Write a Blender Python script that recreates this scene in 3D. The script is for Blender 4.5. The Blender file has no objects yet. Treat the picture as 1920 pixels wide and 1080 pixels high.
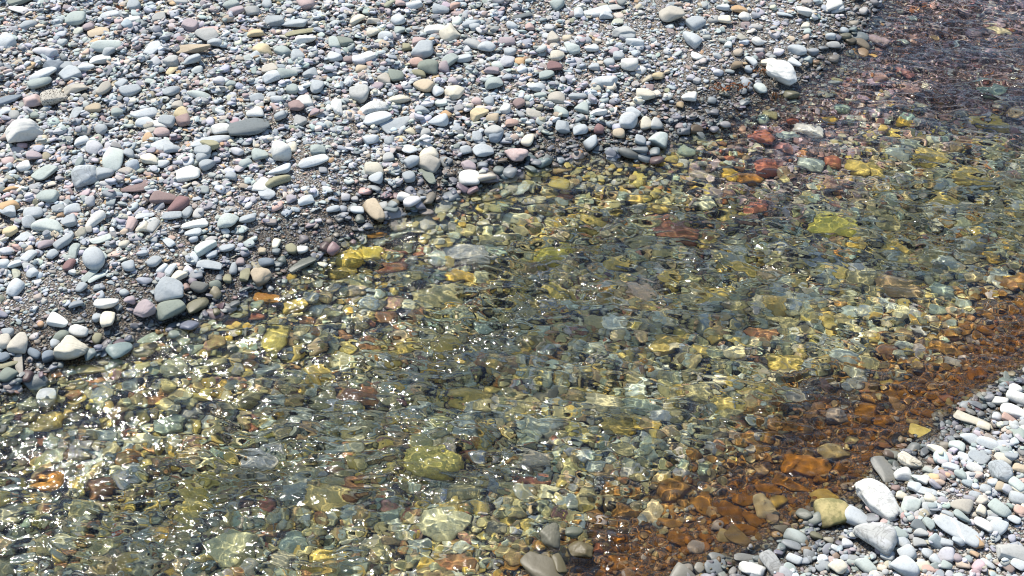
import bpy, math, numpy as np
from mathutils import Vector
R = math.radians
rng = np.random.default_rng(7)
sc = bpy.context.scene
col = sc.collection

# ------------------------------------------------------------------ camera
CAM_H, PITCH, HFOV = 4.5, 42.0, 42.0
cam = bpy.data.cameras.new('camera'); cam.angle = R(HFOV); cam.clip_end = 500; sc.cycles.filter_width = 1.1
camo = bpy.data.objects.new('camera', cam); col.objects.link(camo)
camo.location = (0, 0, CAM_H); camo.rotation_euler = (R(90 - PITCH), 0, 0)
sc.camera = camo
TH = math.tan(R(HFOV / 2))

def ray(px, py):
    """direction of the view ray through a pixel of the 1920 x 1080 photograph"""
    u = (px - 960) / 960 * TH; v = (540 - py) / 960 * TH
    cp, sp = math.cos(R(PITCH)), math.sin(R(PITCH))
    d = np.array([u, cp + v * sp, -sp + v * cp])
    return d / np.linalg.norm(d)
def flat(px, py, z=0.0):
    d = ray(px, py); t = (CAM_H - z) / -d[2]
    return np.array([0, 0, CAM_H]) + d * t

# ------------------------------------------------------------------ terrain
LP = np.array([flat(*p)[:2] for p in [(-10, 735), (60, 705), (130, 672), (230, 640), (330, 598), (420, 565), (500, 532), (570, 490), (640, 445), (700, 415), (760, 388), (830, 362), (900, 338), (960, 312), (1010, 292), (1080, 285), (1180, 285), (1250, 268), (1300, 235), (1400, 200), (1500, 160), (1550, 125), (1600, 75), (1640, 20), (1665, -15)]])
RP = np.array([flat(*p)[:2] for p in [(1270, 1120), (1340, 1085), (1410, 1050), (1480, 1015), (1565, 975), (1625, 930), (1665, 880), (1720, 835), (1795, 788), (1865, 745), (1940, 700)]])
def ext(P, f):
    a = P[0] + (P[0] - P[4]) / np.linalg.norm(P[0] - P[4]) * 40; b = P[-1] + (P[-1] - P[-5]) / np.linalg.norm(P[-1] - P[-5]) * 40
    P = np.vstack([a, P, b]); o = np.argsort(P[:, 0]); return P[o]
BP = ext(np.array([flat(*p)[:2] for p in [(1000, 1110), (1060, 1060), (1120, 970), (1250, 905), (1390, 835), (1510, 765), (1640, 690), (1780, 615), (1930, 545)]]), 0)
LP, RP = ext(LP, 0), ext(RP, 0)
SLOPE_L, SLOPE_R = 0.80, 0.83
def shore(x, y):
    return (y - np.interp(x, LP[:, 0], LP[:, 1])) * SLOPE_L, (np.interp(x, RP[:, 0], RP[:, 1]) - y) * SLOPE_R
def bumps(seed, n, lo, hi):
    g = np.random.default_rng(seed)
    return [(g.uniform(0, 6.28), 6.283 / g.uniform(lo, hi), g.uniform(0, 6.28)) for _ in range(n)]
B1 = bumps(3, 18, .25, 1.1)
def wob(x, y, B):
    z = 0 * x
    for a, k, p in B: z = z + np.sin(k * (x * math.cos(a) + y * math.sin(a)) + p)
    return z / math.sqrt(len(B) / 2)
def terrain(x, y):
    x = np.asarray(x, float); y = np.asarray(y, float)
    sl, sr = shore(x, y)
    LL = .55 + .9 * np.clip((x - .9) / 1.3, 0, 1)
    dl = .40 * (1 - np.exp(-np.maximum(-sl, 0) / LL)); dr = .42 * (1 - np.exp(-np.maximum(-sr, 0) / 1.15))
    ll = .07 * (1 - np.exp(-np.maximum(sl, 0) / .3)) + .03 * np.maximum(sl, 0)
    lr = .085 * (1 - np.exp(-np.maximum(sr, 0) / .28)) + .03 * np.maximum(sr, 0)
    s = np.maximum(sl, sr)
    z = np.where(sl > 0, ll, np.where(sr > 0, lr, -np.minimum(dl, dr)))
    return z + .007 * wob(x, y, B1) * np.clip(.3 + np.abs(s) / .4, .3, 1) - .006

# ------------------------------------------------------------------ palette (dry albedo)
PAL = dict(bg=(.36, .39, .415), pb=(.48, .51, .535), gg=(.35, .40, .38), pg=(.48, .53, .50), wh=(.64, .63, .60), cr=(.63, .57, .45), gr=(.40, .40, .39), gt=(.44, .40, .34),
 tn=(.48, .38, .26), yt=(.58, .46, .26), ol=(.30, .28, .17), ot=(.55, .34, .16), sl=(.55, .35, .28), pk=(.50, .36, .34), mv=(.36, .29, .31), mb=(.28, .19, .18), mr=(.24, .13, .13),
 ds=(.16, .18, .19), db=(.20, .24, .29), dg=(.22, .25, .21), br=(.26, .19, .12), lv=(.47, .47, .505),
 ye=(.44, .345, .13), yo=(.50, .34, .10), rd=(.25, .10, .08), rs=(.27, .13, .08), ob=(.28, .13, .045), sb=(.18, .08, .027), yg=(.58, .53, .38), tg=(.27, .34, .30), dk=(.14, .14, .13))
WORDS = dict(bg='blue-grey', pb='pale blue-grey', gg='grey-green', pg='pale greenish grey', wh='white', cr='cream', gr='grey', gt='grey-tan', tn='tan', yt='yellow-tan', ol='olive', ot='orange-tan',
 sl='salmon', pk='pink', mv='mauve', mb='mauve-brown', mr='maroon', ds='dark slate', db='dark blue-grey', dg='dark green-grey', br='brown', lv='lavender-grey', ye='olive-yellow', yo='ochre-yellow',
 rd='red', rs='rust-red', ob='orange-brown', sb='dull brown', yg='pale yellow-green', tg='teal-grey', dk='blackish')

# ------------------------------------------------------------------ stone list, read off the photograph
# x y width height angle colour shape, in thirds of a pixel from the tile's corner; r round, a angular, f flat, t standing tall, k rough; =name marks a landmark
TILES = {
('L', 0, 0): '''150 -5 190 44 0 dg f =dark green slab at the top edge;755 40 75 55 0 bg r;425 115 105 65 -10 gg r;605 65 60 45 0 pb r;620 95 100 40 0 pb r;745 125 90 55 0 wh r;1725 25 85 55 10 pk r;1320 78 110 45 0 mv r;1545 125 95 50 0 bg a;1655 145 140 45 -10 bg r;
1700 185 180 28 5 ol f =long thin olive splinter;1440 198 85 42 -5 yt r;1475 290 90 70 10 yt r =round yellow-tan cobble;1720 230 110 55 0 wh r;1890 255 75 65 0 gg r;35 250 90 85 20 pb r;600 270 160 50 -8 pg r;255 300 130 60 -30 lv r;615 298 70 50 0 bg r;565 345 110 45 0 wh a;1090 285 180 45 -3 tn a =long tan angular stone;
300 385 95 55 -20 db a;370 385 75 50 0 bg r;245 430 150 50 8 pb r;230 475 125 50 8 gg r;425 510 130 50 -10 gt a;60 565 125 40 0 db f;185 575 90 65 0 pk a;305 565 135 75 0 gt s =pitted speckled tan cobble;525 620 85 50 0 tn r;735 520 110 50 8 bg r;965 525 90 40 0 bg r;1120 545 120 42 -8 pg r;
815 650 140 60 5 pb r;815 700 95 60 10 pb r;900 715 95 45 -8 wh a;1020 655 80 60 0 yt r;1030 690 80 60 0 mb r;140 745 190 130 0 wh k =big blotchy white block;1400 725 220 85 5 ds f =dark slate slab lying on the shingle;910 752 85 48 0 pk a;570 735 65 50 0 bg r;460 800 80 45 0 pb r;900 830 110 70 25 pb f;
1190 810 220 50 8 pb r =very long pale finger-shaped stone;970 845 90 55 0 bg r;530 845 75 75 40 lv r;640 905 130 95 55 pg r =smooth pale egg-shaped cobble;725 870 55 60 0 bg r;195 888 80 45 -15 mv r;840 910 85 60 0 cr a;255 980 125 65 20 gg f;480 990 140 130 0 bg v =round cracked blue-grey cobble;595 980 95 60 0 bg r;
1060 988 120 65 -5 wh a;1145 890 80 60 0 bg r;1165 930 90 50 25 bg r;1465 880 85 60 0 gg r;1585 865 100 110 0 wh t =upright bright white cobble;1645 838 50 50 0 cr r;1765 920 160 48 5 pb r;1575 965 120 45 0 pb r;1560 1025 140 50 12 ol r;1790 850 80 55 0 gg a;1690 690 70 55 0 gr a;1435 645 90 55 0 wh r;1575 660 65 55 0 bg r;
1670 610 85 60 0 mb a;1710 580 95 70 0 wh a;1895 610 60 90 0 wh a;1645 515 65 55 0 gg r;1620 425 105 50 5 gg r;1745 420 80 45 0 bg r;1675 320 70 60 0 bg a;1885 330 80 65 0 pb r;1595 300 75 55 -20 gg r;760 1065 140 45 0 mb f =mauve-brown bar-shaped stone;1480 1055 80 75 -30 wh f =pale square flat stone;970 400 75 35 40 yt f;465 420 40 50 0 mv r;
135 945 70 55 0 wh r;50 915 65 50 0 pk r;70 1070 95 30 0 ot r;160 145 90 40 0 bg r;555 190 110 40 5 tn f;1160 178 130 25 3 pk f;1520 400 85 50 0 gt a;500 160 60 40 0 mv r;895 110 70 40 0 gr a;1210 250 80 45 0 bg r;860 280 95 60 40 pb f;960 350 80 60 0 gr a;1070 150 80 55 -30 mv a;30 640 70 40 0 pb r;85 660 55 50 0 gr r;430 640 90 45 40 bg f;
1250 740 100 70 10 wh r;1450 560 80 45 0 bg r;1780 500 75 65 50 bg r;1110 400 60 35 0 gg r;690 480 70 40 30 bg r;920 930 70 40 0 pb r;1300 1000 60 45 0 bg r;1020 20 70 40 0 gr r;1300 35 80 45 10 gg r;1500 30 55 55 0 bg r;100 60 90 40 -30 wh f;1420 70 80 40 0 gr r;1560 570 70 50 20 pb r;1300 480 60 40 0 gg a;660 640 60 40 0 gg r;1000 600 60 40 0 gt r;1340 860 60 50 10 lv r''',
('L', 640, 0): '''30 250 90 60 10 dg r;535 175 130 45 5 wh r;612 195 90 95 -20 cr a =big cream faceted cobble;455 295 115 75 0 bg a;440 242 75 45 0 pk r;425 355 75 50 0 sl r;490 385 105 80 -5 dg r =smooth dark green-grey cobble;575 385 60 65 0 mv r;310 440 80 60 0 dg r;435 425 75 45 0 ol r;240 455 70 65 0 gt a;105 350 80 50 0 lv r;115 395 65 40 0 tn r;370 275 50 50 0 ol a;40 340 70 30 0 mb r;
465 490 90 65 -30 tn r;545 515 65 85 10 pb r;630 530 95 65 -15 cr a;110 540 105 85 0 gr a;325 565 115 50 0 cr r;190 615 165 65 10 wh v =striped white block;205 680 150 65 10 pb r;310 705 160 70 18 bg f =long blue-grey wedge-shaped stone;455 628 80 45 0 bg r;545 690 110 50 5 pb r;590 658 65 40 0 ot r;770 650 95 60 20 yt a =yellow-cream angular cobble;850 672 68 62 0 tn r;855 475 95 60 8 gg r;935 355 80 65 60 lv r;1000 355 60 50 0 ot a;1200 385 80 50 0 mr a =dark maroon angular stone;
1155 433 80 48 0 gg r;1190 222 70 65 0 gt a =pale grey cube-shaped stone;1270 222 50 40 0 tn r;1215 320 75 45 0 cr r;1475 465 125 65 -10 pb a;1620 370 90 55 0 wh r;1505 360 60 60 0 bg r;1585 190 115 60 10 gr a;1605 215 85 40 0 bg r;1650 245 95 50 0 pb a;1855 90 125 85 8 gt a =big grey-tan block near the top edge;1220 30 70 50 20 gg r;1435 75 150 50 8 pb f;1530 50 120 30 5 gr f;1335 80 50 55 0 pb r;1490 97 70 45 0 pb r;1015 98 110 22 15 ds f;960 150 60 40 0 pb r;1060 155 50 35 0 sl r;1155 277 45 45 0 sl r;1420 385 60 40 0 bg r;1560 325 60 45 0 bg r;
1240 640 75 60 5 gg r;1350 615 75 60 0 gg r;1345 735 80 65 0 bg r;1245 720 75 60 0 bg a;1615 690 95 75 0 pb r =rounded pale grey cobble near the far waterline;1715 705 60 65 0 cr r;1775 705 65 70 0 gr r;1780 795 100 90 0 pg k =squarish cobble standing in the water at the far shore;1400 815 75 65 0 bg r;1050 795 65 55 60 cr r;975 880 115 80 -20 pk k =rough pink rock at the far waterline;720 1010 110 80 0 wh r =white cobble with its foot in the water;
495 875 100 60 -10 cr r;490 925 115 90 -20 gt a =grey-tan faceted block above the waterline;490 1000 105 60 -60 dg f =wet dark leaning slab;715 940 75 60 0 mv a;795 935 55 40 0 pb r;185 960 100 60 0 cr r;195 1010 75 50 0 pb r;380 1000 70 55 0 bg r;400 915 85 60 20 bg r;870 780 75 50 0 db a;860 750 100 60 0 gr r;765 780 55 50 0 bg r;475 758 55 50 0 gr r;270 800 55 50 0 bg r;265 890 60 50 0 gr r;170 790 80 50 15 pb r;
700 855 65 45 0 bg r;800 860 110 60 10 pb r;1095 668 55 40 0 mv r;960 700 70 40 0 sl r;1560 760 65 45 0 tn r;1450 735 55 45 0 mr r;1550 722 50 45 0 bg r;885 968 60 50 0 gg r;1780 435 60 40 0 yt r;1710 545 100 55 0 cr a;1905 595 40 45 0 ot r;1210 560 90 60 0 gt r;1100 500 95 40 5 pb r;740 255 90 40 -10 gr r;250 210 80 45 -5 pb r;320 125 60 65 20 pb r;330 180 60 60 0 gg r;650 130 55 50 0 pg r;730 140 100 40 0 bg r;750 160 60 40 0 bg r;
180 130 75 45 0 gt a;90 120 90 45 15 cr r;175 190 60 45 20 cr a;820 270 80 60 -20 pb r;690 340 80 45 0 pb r;610 350 90 60 30 gg r;1300 280 70 55 10 pg a;1410 280 75 40 0 pb r;1590 215 50 40 0 bg r;930 240 90 40 0 mv r;950 300 65 45 0 bg r;880 380 60 45 10 pg r;1000 590 60 45 20 mb r;920 620 60 60 0 wh a;830 575 55 55 0 bg r;760 580 55 45 0 pk r;1445 640 90 45 10 wh a;1330 550 100 35 10 bg r;1640 640 75 50 -20 pb a;640 40 60 40 0 sl r;560 60 90 45 0 bg r;410 35 80 40 10 pb r;330 25 60 40 0 pk r;1470 40 60 30 0 ol r;1120 545 70 35 0 gg r;560 590 70 35 0 pg r''',
('L', 1280, 0): '''75 138 80 60 25 bg r;225 122 85 38 0 cr r;345 100 60 40 0 wh r;690 75 95 45 15 wh a;850 35 85 70 0 wh a =white peaked stone near the top edge;320 60 90 40 0 ot r;45 228 105 60 -15 pb r;75 325 70 40 -15 wh r;310 300 50 40 0 tn r;385 350 75 35 -20 pb r;305 375 60 45 0 br r =brown-tan oval pebble on the sand;650 288 80 58 -25 bg r;705 338 50 38 0 pb r;830 213 55 45 0 bg r;735 293 50 40 30 bg r;850 265 70 40 20 gr r;850 335 55 40 0 gt a;630 362 70 35 -15 pb r;
485 362 85 45 0 cr a;550 415 160 110 -30 wh b =big white boulder beside the far waterline;35 555 80 55 0 wh r;1000 255 110 45 -8 tn r =wet tan cobble lapped by the water;945 235 55 35 0 ol r;1005 312 80 50 -15 ot r =wet orange-tan cobble at the far waterline;1065 335 50 25 -10 ot r;945 320 45 30 0 ol r;610 540 85 45 0 ol r;75 742 75 50 0 br r;420 240 60 40 -20 wh a;255 257 40 40 0 pb r;345 238 55 30 0 pb r;200 410 55 35 0 pb r;435 505 60 65 10 pg a;375 395 50 40 0 bg r;540 300 55 35 0 wh a;690 150 45 35 0 cr r;700 182 40 35 0 pb r;
415 155 60 30 0 gr r;1075 20 50 35 0 dg r;410 90 50 30 0 bg r;960 140 50 35 0 cr r;910 175 50 35 0 pb r;915 208 60 35 0 ol r;430 288 50 28 0 gr r;265 405 50 22 0 gg r;45 440 45 35 0 bg r;80 458 45 30 0 gr r;165 570 50 35 0 bg r;175 635 50 35 0 bg r;370 500 50 30 -20 bg r;340 520 40 35 0 bg r;510 45 40 30 0 cr r;1015 65 45 45 0 wh r;870 60 70 35 0 pb r;590 90 55 22 0 pb r;135 215 45 25 0 pg r;750 355 35 25 0 ot r;225 50 70 35 0 pb r''',
('L', 0, 360): '''925 50 135 60 -10 mb r =thick mauve-brown cobble;1005 85 105 70 35 mr r =maroon oval cobble leaning on its neighbour;50 90 110 60 10 ot r =orange-tan cobble at the picture's edge;270 35 120 65 -25 gg r;190 130 100 55 0 pb r;345 135 45 35 0 ot r;405 105 90 45 0 pb r;275 200 150 70 -25 pg r;165 180 70 55 0 bg r;535 165 125 55 8 wh r =bright white oval stone;390 175 85 55 0 bg a;60 232 85 55 0 yt r;1285 172 110 80 -5 pg r =smooth round pale green cobble;1270 225 45 35 0 wh r;1390 160 90 38 5 bg r;1095 192 130 55 5 wh r;1090 243 90 42 0 pb r;970 143 100 40 -10 bg r;
740 190 75 50 55 pk a;800 213 75 48 0 cr k;865 200 80 48 40 gr r;1055 120 75 45 35 bg r;815 140 100 28 0 pb f;1500 20 85 50 -30 pb f;1720 55 85 40 10 pb r;1640 42 55 40 0 mv r;1875 105 70 35 0 bg r;530 385 110 125 0 pb e =large smooth pale grey egg standing on gravel;365 285 120 55 10 bg r;420 340 90 50 65 gg a;260 300 90 45 5 mv r;135 260 75 45 30 pb f;570 275 110 35 5 pg f;390 418 75 45 40 mr r;515 467 125 35 25 gg f;545 490 100 30 10 pg f;725 430 65 50 0 bg r;915 440 60 40 30 pb r;960 445 68 42 35 pb r;
1155 318 120 65 12 pg a =pale ridged wedge of stone;950 290 65 40 -55 pb f;1180 420 130 45 -15 bg f =curved blue-grey sliver;1500 405 80 45 0 db r;1470 480 105 85 0 tn k =tan cobble half wet at the water's edge;1005 485 82 52 20 cr r;955 560 150 110 -10 bg k =big blue-grey angular boulder above the waterline;810 675 130 90 -25 mv k =rough mauve boulder at the waterline;955 670 155 95 15 dg r =smooth dark wet boulder at the waterline;1110 645 125 55 15 ol f =flat olive-grey stone awash at the waterline;600 640 125 55 -15 wh r;730 618 60 45 0 mv r;
610 725 105 75 55 cr k =jagged cream stone standing on edge;550 715 55 50 0 bg r;325 735 125 65 -45 wh r =long white knobbly stone near the waterline;440 790 105 60 -35 wh r =white bar-shaped stone near the waterline;410 895 165 115 -20 cr k =big cream boulder wet along its foot;315 858 55 52 0 bg r;110 855 105 90 50 gt a =flat tan stone carrying a pebble's shadow;25 850 75 80 0 gt r;50 800 60 50 0 bg r;195 915 70 45 -50 db r;275 930 70 55 0 db r;110 975 110 45 80 gt f =tan slab standing on end;45 980 110 32 0 ol f;45 1040 95 65 15 dg r;25 935 60 50 0 db r;345 815 90 50 0 dg r;550 835 60 45 30 ol r;
1700 420 150 50 18 dg f =flat dark wet stone at the far waterline;1705 335 60 50 0 wh r;1710 270 50 40 0 mv r;1555 300 60 42 65 cr r;1475 335 45 40 0 tn r;1380 480 75 55 80 ol a;1315 440 60 42 70 bg r;90 545 100 65 30 pb r;165 370 85 45 25 pb r;295 360 60 45 30 bg r;95 460 55 42 85 cr r;25 415 60 50 0 pb r;85 415 75 40 0 pb r;460 545 60 45 30 bg r;1350 400 50 45 0 mb a;1640 330 60 55 0 ol r;230 750 35 30 0 ot r;215 598 45 35 0 cr r;1555 340 45 35 0 bg r;1585 385 45 40 0 gg r;1280 500 45 55 0 ol r;1230 490 40 40 0 gg r;1085 505 45 40 0 mv r;1050 540 40 35 0 sl r;
1215 530 65 45 0 dg r;1120 545 85 60 -30 dk r;700 570 50 40 0 pb r;545 545 40 35 0 pb r;570 540 40 30 0 bg r;870 400 70 50 30 bg r;800 350 60 30 0 pb r;700 300 60 35 0 cr r;300 50 70 40 20 bg r;40 340 70 50 20 lv r;28 375 35 28 0 rd r;185 465 60 45 20 pb r;1090 270 50 35 0 pb r;1280 325 80 40 12 bg r;1195 355 65 35 20 pb r''',
('L', 640, 360): '''185 115 125 80 -58 tn a =tan triangular stone standing at the far waterline;360 40 75 55 -15 wh r;310 30 35 38 0 pk r;298 65 55 40 0 ol r;90 112 70 42 0 pb r;445 10 40 35 0 bg r;25 35 50 40 0 pb r;75 45 40 30 0 wh r;10 100 45 40 0 bg r;105 155 50 45 0 gg r;235 90 50 50 0 gr a;320 105 50 32 0 gg r;150 200 60 30 0 gg r''',
('R', 1280, 720): '''1640 215 215 52 -2 cr f =long flat cream stone at the near waterline;1775 105 90 50 0 wh r;1880 85 115 60 0 wh r =white stone at the picture's edge;1860 165 140 60 -5 wh r;1835 210 90 38 0 sl r;1770 195 60 40 0 lv r;1690 245 70 38 0 cr r;1645 145 60 28 0 mr r;1540 355 85 55 0 pg r;1610 320 100 55 0 pb r;1720 340 125 60 0 pb r;1435 385 125 55 -5 cr r =cream stone with one wet end;1125 365 85 32 0 rd r;1265 390 30 22 0 rd r;1270 448 130 65 -10 cr v =cream stone with fine brown scribbles;1240 515 95 70 20 wh r =smooth white egg-shaped pebble;1130 485 175 85 -42 gr f =wet grey stone with a pale split face;1505 475 90 45 5 pb r;1660 420 105 65 -10 bg f;
1690 395 45 35 0 bg r;1800 430 95 50 0 cr r;1640 480 85 45 0 wh r;1560 515 70 45 0 gg r;1450 530 60 38 0 pk r;1410 532 60 38 0 ot r;1790 500 135 95 -35 bg v =blue-grey layered cobble;1100 660 270 150 -22 wh q =huge white ridged boulder;1280 690 90 90 0 pg a =pale grey block beside the huge white boulder;840 745 185 135 10 ye k =algae-yellow boulder at the near waterline;985 770 155 85 -12 pb r =smooth pale blue-grey stone wedged by the yellow boulder;1075 870 230 145 -5 gr v =swirled grey rock on the near bank;1540 830 255 85 -6 pb l =wide pale slab crossed by a white vein;1565 690 110 75 0 gt r =round flat grey-tan cobble;1390 655 65 50 0 cr r;1360 610 110 40 0 pb f;1770 815 90 70 0 pb r;1690 800 110 50 -10 wh r;1225 890 100 60 -15 pb a;
1150 970 75 55 0 bg r =round blue-grey pebble on the near bank;1105 938 48 45 0 mv r;925 905 60 48 10 lv r;905 870 55 28 0 cr r;1030 1030 110 60 -25 pg r;1255 1045 135 95 -20 pb r =large pale cobble at the bottom edge;1260 965 85 80 -30 pb r;1850 960 150 85 15 gr a =pale grey angular rock near the corner;1795 590 70 50 0 tn r;1890 600 80 50 0 cr r;1885 650 100 55 0 pb r;1780 710 115 70 -15 gg r;1570 755 100 45 -10 gg r;1680 720 55 52 0 cr a;1550 890 70 50 10 bg r;1540 855 45 30 0 db r;1645 895 80 48 -30 ot r;1470 900 90 35 0 pb r;1540 985 60 50 -30 mv r;1500 975 70 28 -70 wh f =bright white shard;1605 990 45 42 0 gg r;1710 1020 85 35 -10 pb r;1885 1025 80 50 0 pb r;
320 885 155 80 -22 ol f =olive-tan wet stone at the near waterline;640 870 130 72 -12 pg r;610 915 110 42 -5 pb r;480 970 90 35 0 wh r;390 1050 140 80 0 wh k =bulky white stone at the bottom edge;500 1020 140 75 -38 gr v;625 995 85 42 -10 pb r;600 1045 70 45 0 gg r;690 940 50 40 0 ot r;20 1050 80 75 0 wh k;95 1055 65 70 0 wh r;235 1000 105 38 5 gr f;370 985 150 40 8 gr f;280 1060 55 40 80 wh r;1320 540 70 35 0 pg r;1350 545 60 45 0 wh r;1700 600 60 45 0 bg r;1610 650 60 30 0 bg r;1640 630 60 35 0 gg r;1490 740 70 35 0 bg r;1200 590 55 40 0 sl r;1230 640 60 40 0 cr r;1750 770 75 35 0 pb r;1820 600 55 45 0 lv r;1640 960 50 30 0 ot r;1370 960 55 45 0 pb r;1330 900 70 45 20 gr r;
1420 1000 65 45 -30 pb r;1480 1030 60 50 0 gg r;1380 1050 80 35 10 sl r;1120 1040 50 40 0 cr r;960 990 60 40 10 gg r;820 880 55 30 0 cr r;750 860 70 40 0 ol r;545 825 75 45 0 gr r;500 778 70 45 0 gr r;1465 660 55 40 0 bg r;1600 560 60 35 0 pb r;1860 770 70 45 0 pb r;1890 720 60 45 0 sl r;1740 560 50 50 0 pb r;1470 350 50 35 0 cr r;1580 420 70 40 0 pb r;1400 440 50 30 0 sl r;1380 490 60 35 0 gg r;1300 590 70 50 0 pb r;1060 720 75 35 -20 pk r''',
('E', 640, 720): '''1185 835 140 125 70 gt k =grey rock breaking the surface mid-stream;1345 920 150 110 -10 ol k =olive rock standing in the shallows;1130 1020 240 150 -35 gt f =wet sloping slab at the bottom edge;1225 1010 120 60 -65 ol f;1310 830 100 55 0 tg r''',
('S', 1280, 0): '''710 725 160 75 -15 cr k =bright cream rock under the water;450 765 120 80 -10 rd r =dark red cobble in the far shallows;620 670 60 40 0 rd r;470 935 110 75 20 rd a =brick-red rock under mid-stream water;845 905 80 60 0 rd r;255 885 55 45 0 rd r;590 760 120 40 0 gg f;370 1000 110 55 0 ob r;1780 160 100 25 0 tn f =pale bar under the dark far water;1630 1000 200 80 0 ye r;490 640 70 40 0 ol r;450 670 60 60 0 tg r;1290 95 50 22 0 gg r;1230 225 60 25 0 gg r;870 450 60 25 0 ol r;900 600 80 40 0 tg r;1250 690 90 35 0 yo r;830 670 80 40 0 yo r;20 850 90 60 0 tg r;270 980 80 60 0 yo r;1780 700 110 80 0 ye r;1300 810 100 70 10 dg r;1740 480 140 70 0 tg r;1400 870 160 80 0 ye r;980 940 120 70 0 ye r;720 920 120 70 0 gg r''',
('S', 0, 360): '''1490 590 140 60 -10 ob k =orange-brown rock near the far waterline;1550 830 150 110 70 ye k =yellow block under the water;940 745 70 45 0 yo r;1040 725 90 50 0 ol r;830 815 150 60 -8 tg f;500 990 150 55 -10 ol f;315 1030 60 38 10 rs r;545 1065 120 45 -10 rs f;1440 705 80 45 0 rd a;1300 745 70 38 0 rd r;1630 470 60 45 0 yo r;1660 630 120 70 0 ye r;1800 650 110 60 -10 pg r;1500 1000 130 70 0 gg r;920 1000 90 60 0 yg r;1200 960 120 60 0 ol r;1100 880 110 50 0 tg r;1780 1000 140 90 0 ye r;640 970 90 50 0 tg r;800 880 50 35 0 rd r;1720 720 80 50 0 rs r;1280 625 110 45 0 dg r''',
('S', 640, 360): '''45 360 130 90 0 yo r =ochre cobble touching its twin in the far shallows;165 345 115 78 0 yo r =second ochre cobble touching its twin in the far shallows;700 355 230 95 -5 pg k =broad pale grey-green rock under the water;1190 340 185 115 5 yo a =bright ochre-yellow block under the water;480 185 90 65 20 gr r;600 190 85 50 -20 gr r;325 225 100 50 15 gg r;225 272 80 40 0 gg r;1120 45 85 52 0 yg r;1245 25 100 48 0 rd a;1300 123 60 38 0 yo r;1830 195 300 95 -10 rd f =large dark red slab under the water;665 475 150 58 0 yo r;440 335 65 55 0 rd r;340 335 60 50 0 rd r;275 325 70 32 0 sl r;405 378 55 25 0 wh r;470 398 70 32 0 ye r;1420 155 140 70 0 ye r;1680 555 130 85 0 sl a =salmon-pink rock under mid-stream water;160 835 100 52 0 rs r;25 815 70 75 0 rs r;290 830 45 45 0 rs r;590 855 150 75 0 ye r;1540 400 140 55 0 ye r;540 580 240 75 -3 ol a;1190 935 90 55 0 ob r;5 440 130 75 0 ye r;190 235 110 30 0 ob f;530 20 60 45 0 ol r;980 140 130 60 0 yg r;870 260 160 70 5 ol r;1700 160 180 50 0 ol r;1280 560 110 60 0 ye r;1440 740 150 80 0 ol r;820 720 130 70 0 tg r;1080 690 140 70 0 ol r;1340 850 40 40 0 rs r;970 600 60 60 0 ye r;240 700 130 60 0 rs r;460 810 120 60 0 ol r;1850 480 100 60 0 ye r''',
('S', 1280, 360): '''415 75 110 50 5 rd a =red wedge under rippling water;850 190 220 95 0 yo r =wide ochre boulder under rippling water;985 430 100 58 20 cr k =cream-yellow rock glowing under mid-stream water;435 800 170 105 -5 rs k =big salmon-red boulder under the water;410 930 65 32 0 rd r;1150 885 95 80 0 rs k =rust-red rock at the brown gravel's edge;920 920 170 100 0 gg r =round grey-green boulder under clear water;320 420 150 70 -5 ye r;500 430 150 62 0 tn r;1230 540 230 110 -15 br k =dark brown rock hump under the water;1555 555 50 30 -10 ot r;1110 685 80 35 -5 ob r;1300 670 90 38 0 rs r;800 395 190 60 -5 db r;1660 280 80 55 -20 ye r;1690 205 150 50 -15 tg r;1480 885 165 55 0 sb f;220 570 170 70 0 ye r;1700 690 130 35 -5 sb f;300 260 50 90 80 yg r;120 40 60 90 80 yg r;1250 860 90 45 0 gg r;1050 960 100 80 0 ol r;580 960 170 90 0 ye r;700 620 130 70 0 gg r;1160 640 130 55 -20 pg r;1800 470 110 60 0 gg r;1460 560 130 90 -5 tg r;1390 390 120 70 0 ol r;1180 160 140 80 0 ol r;1090 770 80 45 0 yg r;780 750 70 60 0 tg r;100 900 120 80 0 ye r;1850 90 90 35 -5 ye r;1440 660 90 50 10 tg r;1520 960 80 40 0 gr r;1700 780 80 45 0 sb r;1330 780 90 40 -10 gr r''',
('S', 0, 720): '''1480 400 170 130 -30 yg e =pale yellow-green egg-shaped boulder under the water;1085 680 260 140 75 ye k =tall yellow-green boulder under glinting water;300 540 150 120 30 ob k =orange-brown rock under glinting water;880 90 150 62 -5 rs k;1500 690 80 62 80 rd r =small red stone in a dark hollow under the water;800 310 190 70 -10 yg r;1210 500 140 55 5 ye r =yellow cobble beside a black stone under the water;1300 930 240 190 -10 yt k =broad tan boulder under glinting water;1830 660 200 125 -20 ot k =orange-tan boulder under glinting water;520 430 150 62 0 pg r;680 185 60 38 0 rd r;1430 210 65 55 0 rd r;1185 55 60 38 0 rs r;230 325 80 35 0 rd r;360 390 110 60 -10 rs r;1680 190 130 100 10 gg r;250 230 170 100 0 ye r;60 730 100 80 0 yg r;770 720 150 70 -20 gg r;800 190 75 52 80 ye r;1100 470 80 45 0 br r;360 1000 110 80 30 rs r;1360 470 95 70 0 dk r =black stone under the water;560 580 130 80 0 rs r;950 220 140 70 0 tg r;130 960 140 90 0 gg r;560 900 150 90 0 ol r;1020 900 110 80 0 ol r;1650 880 130 100 0 tg r;1700 480 120 80 0 ol r;130 360 130 70 0 dg r;1400 70 110 60 0 ol r;600 300 110 60 0 gg r;1800 980 140 100 0 ye r;160 110 120 60 0 dg r;60 590 110 70 0 gg r;700 1000 160 80 10 ye r''',
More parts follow.
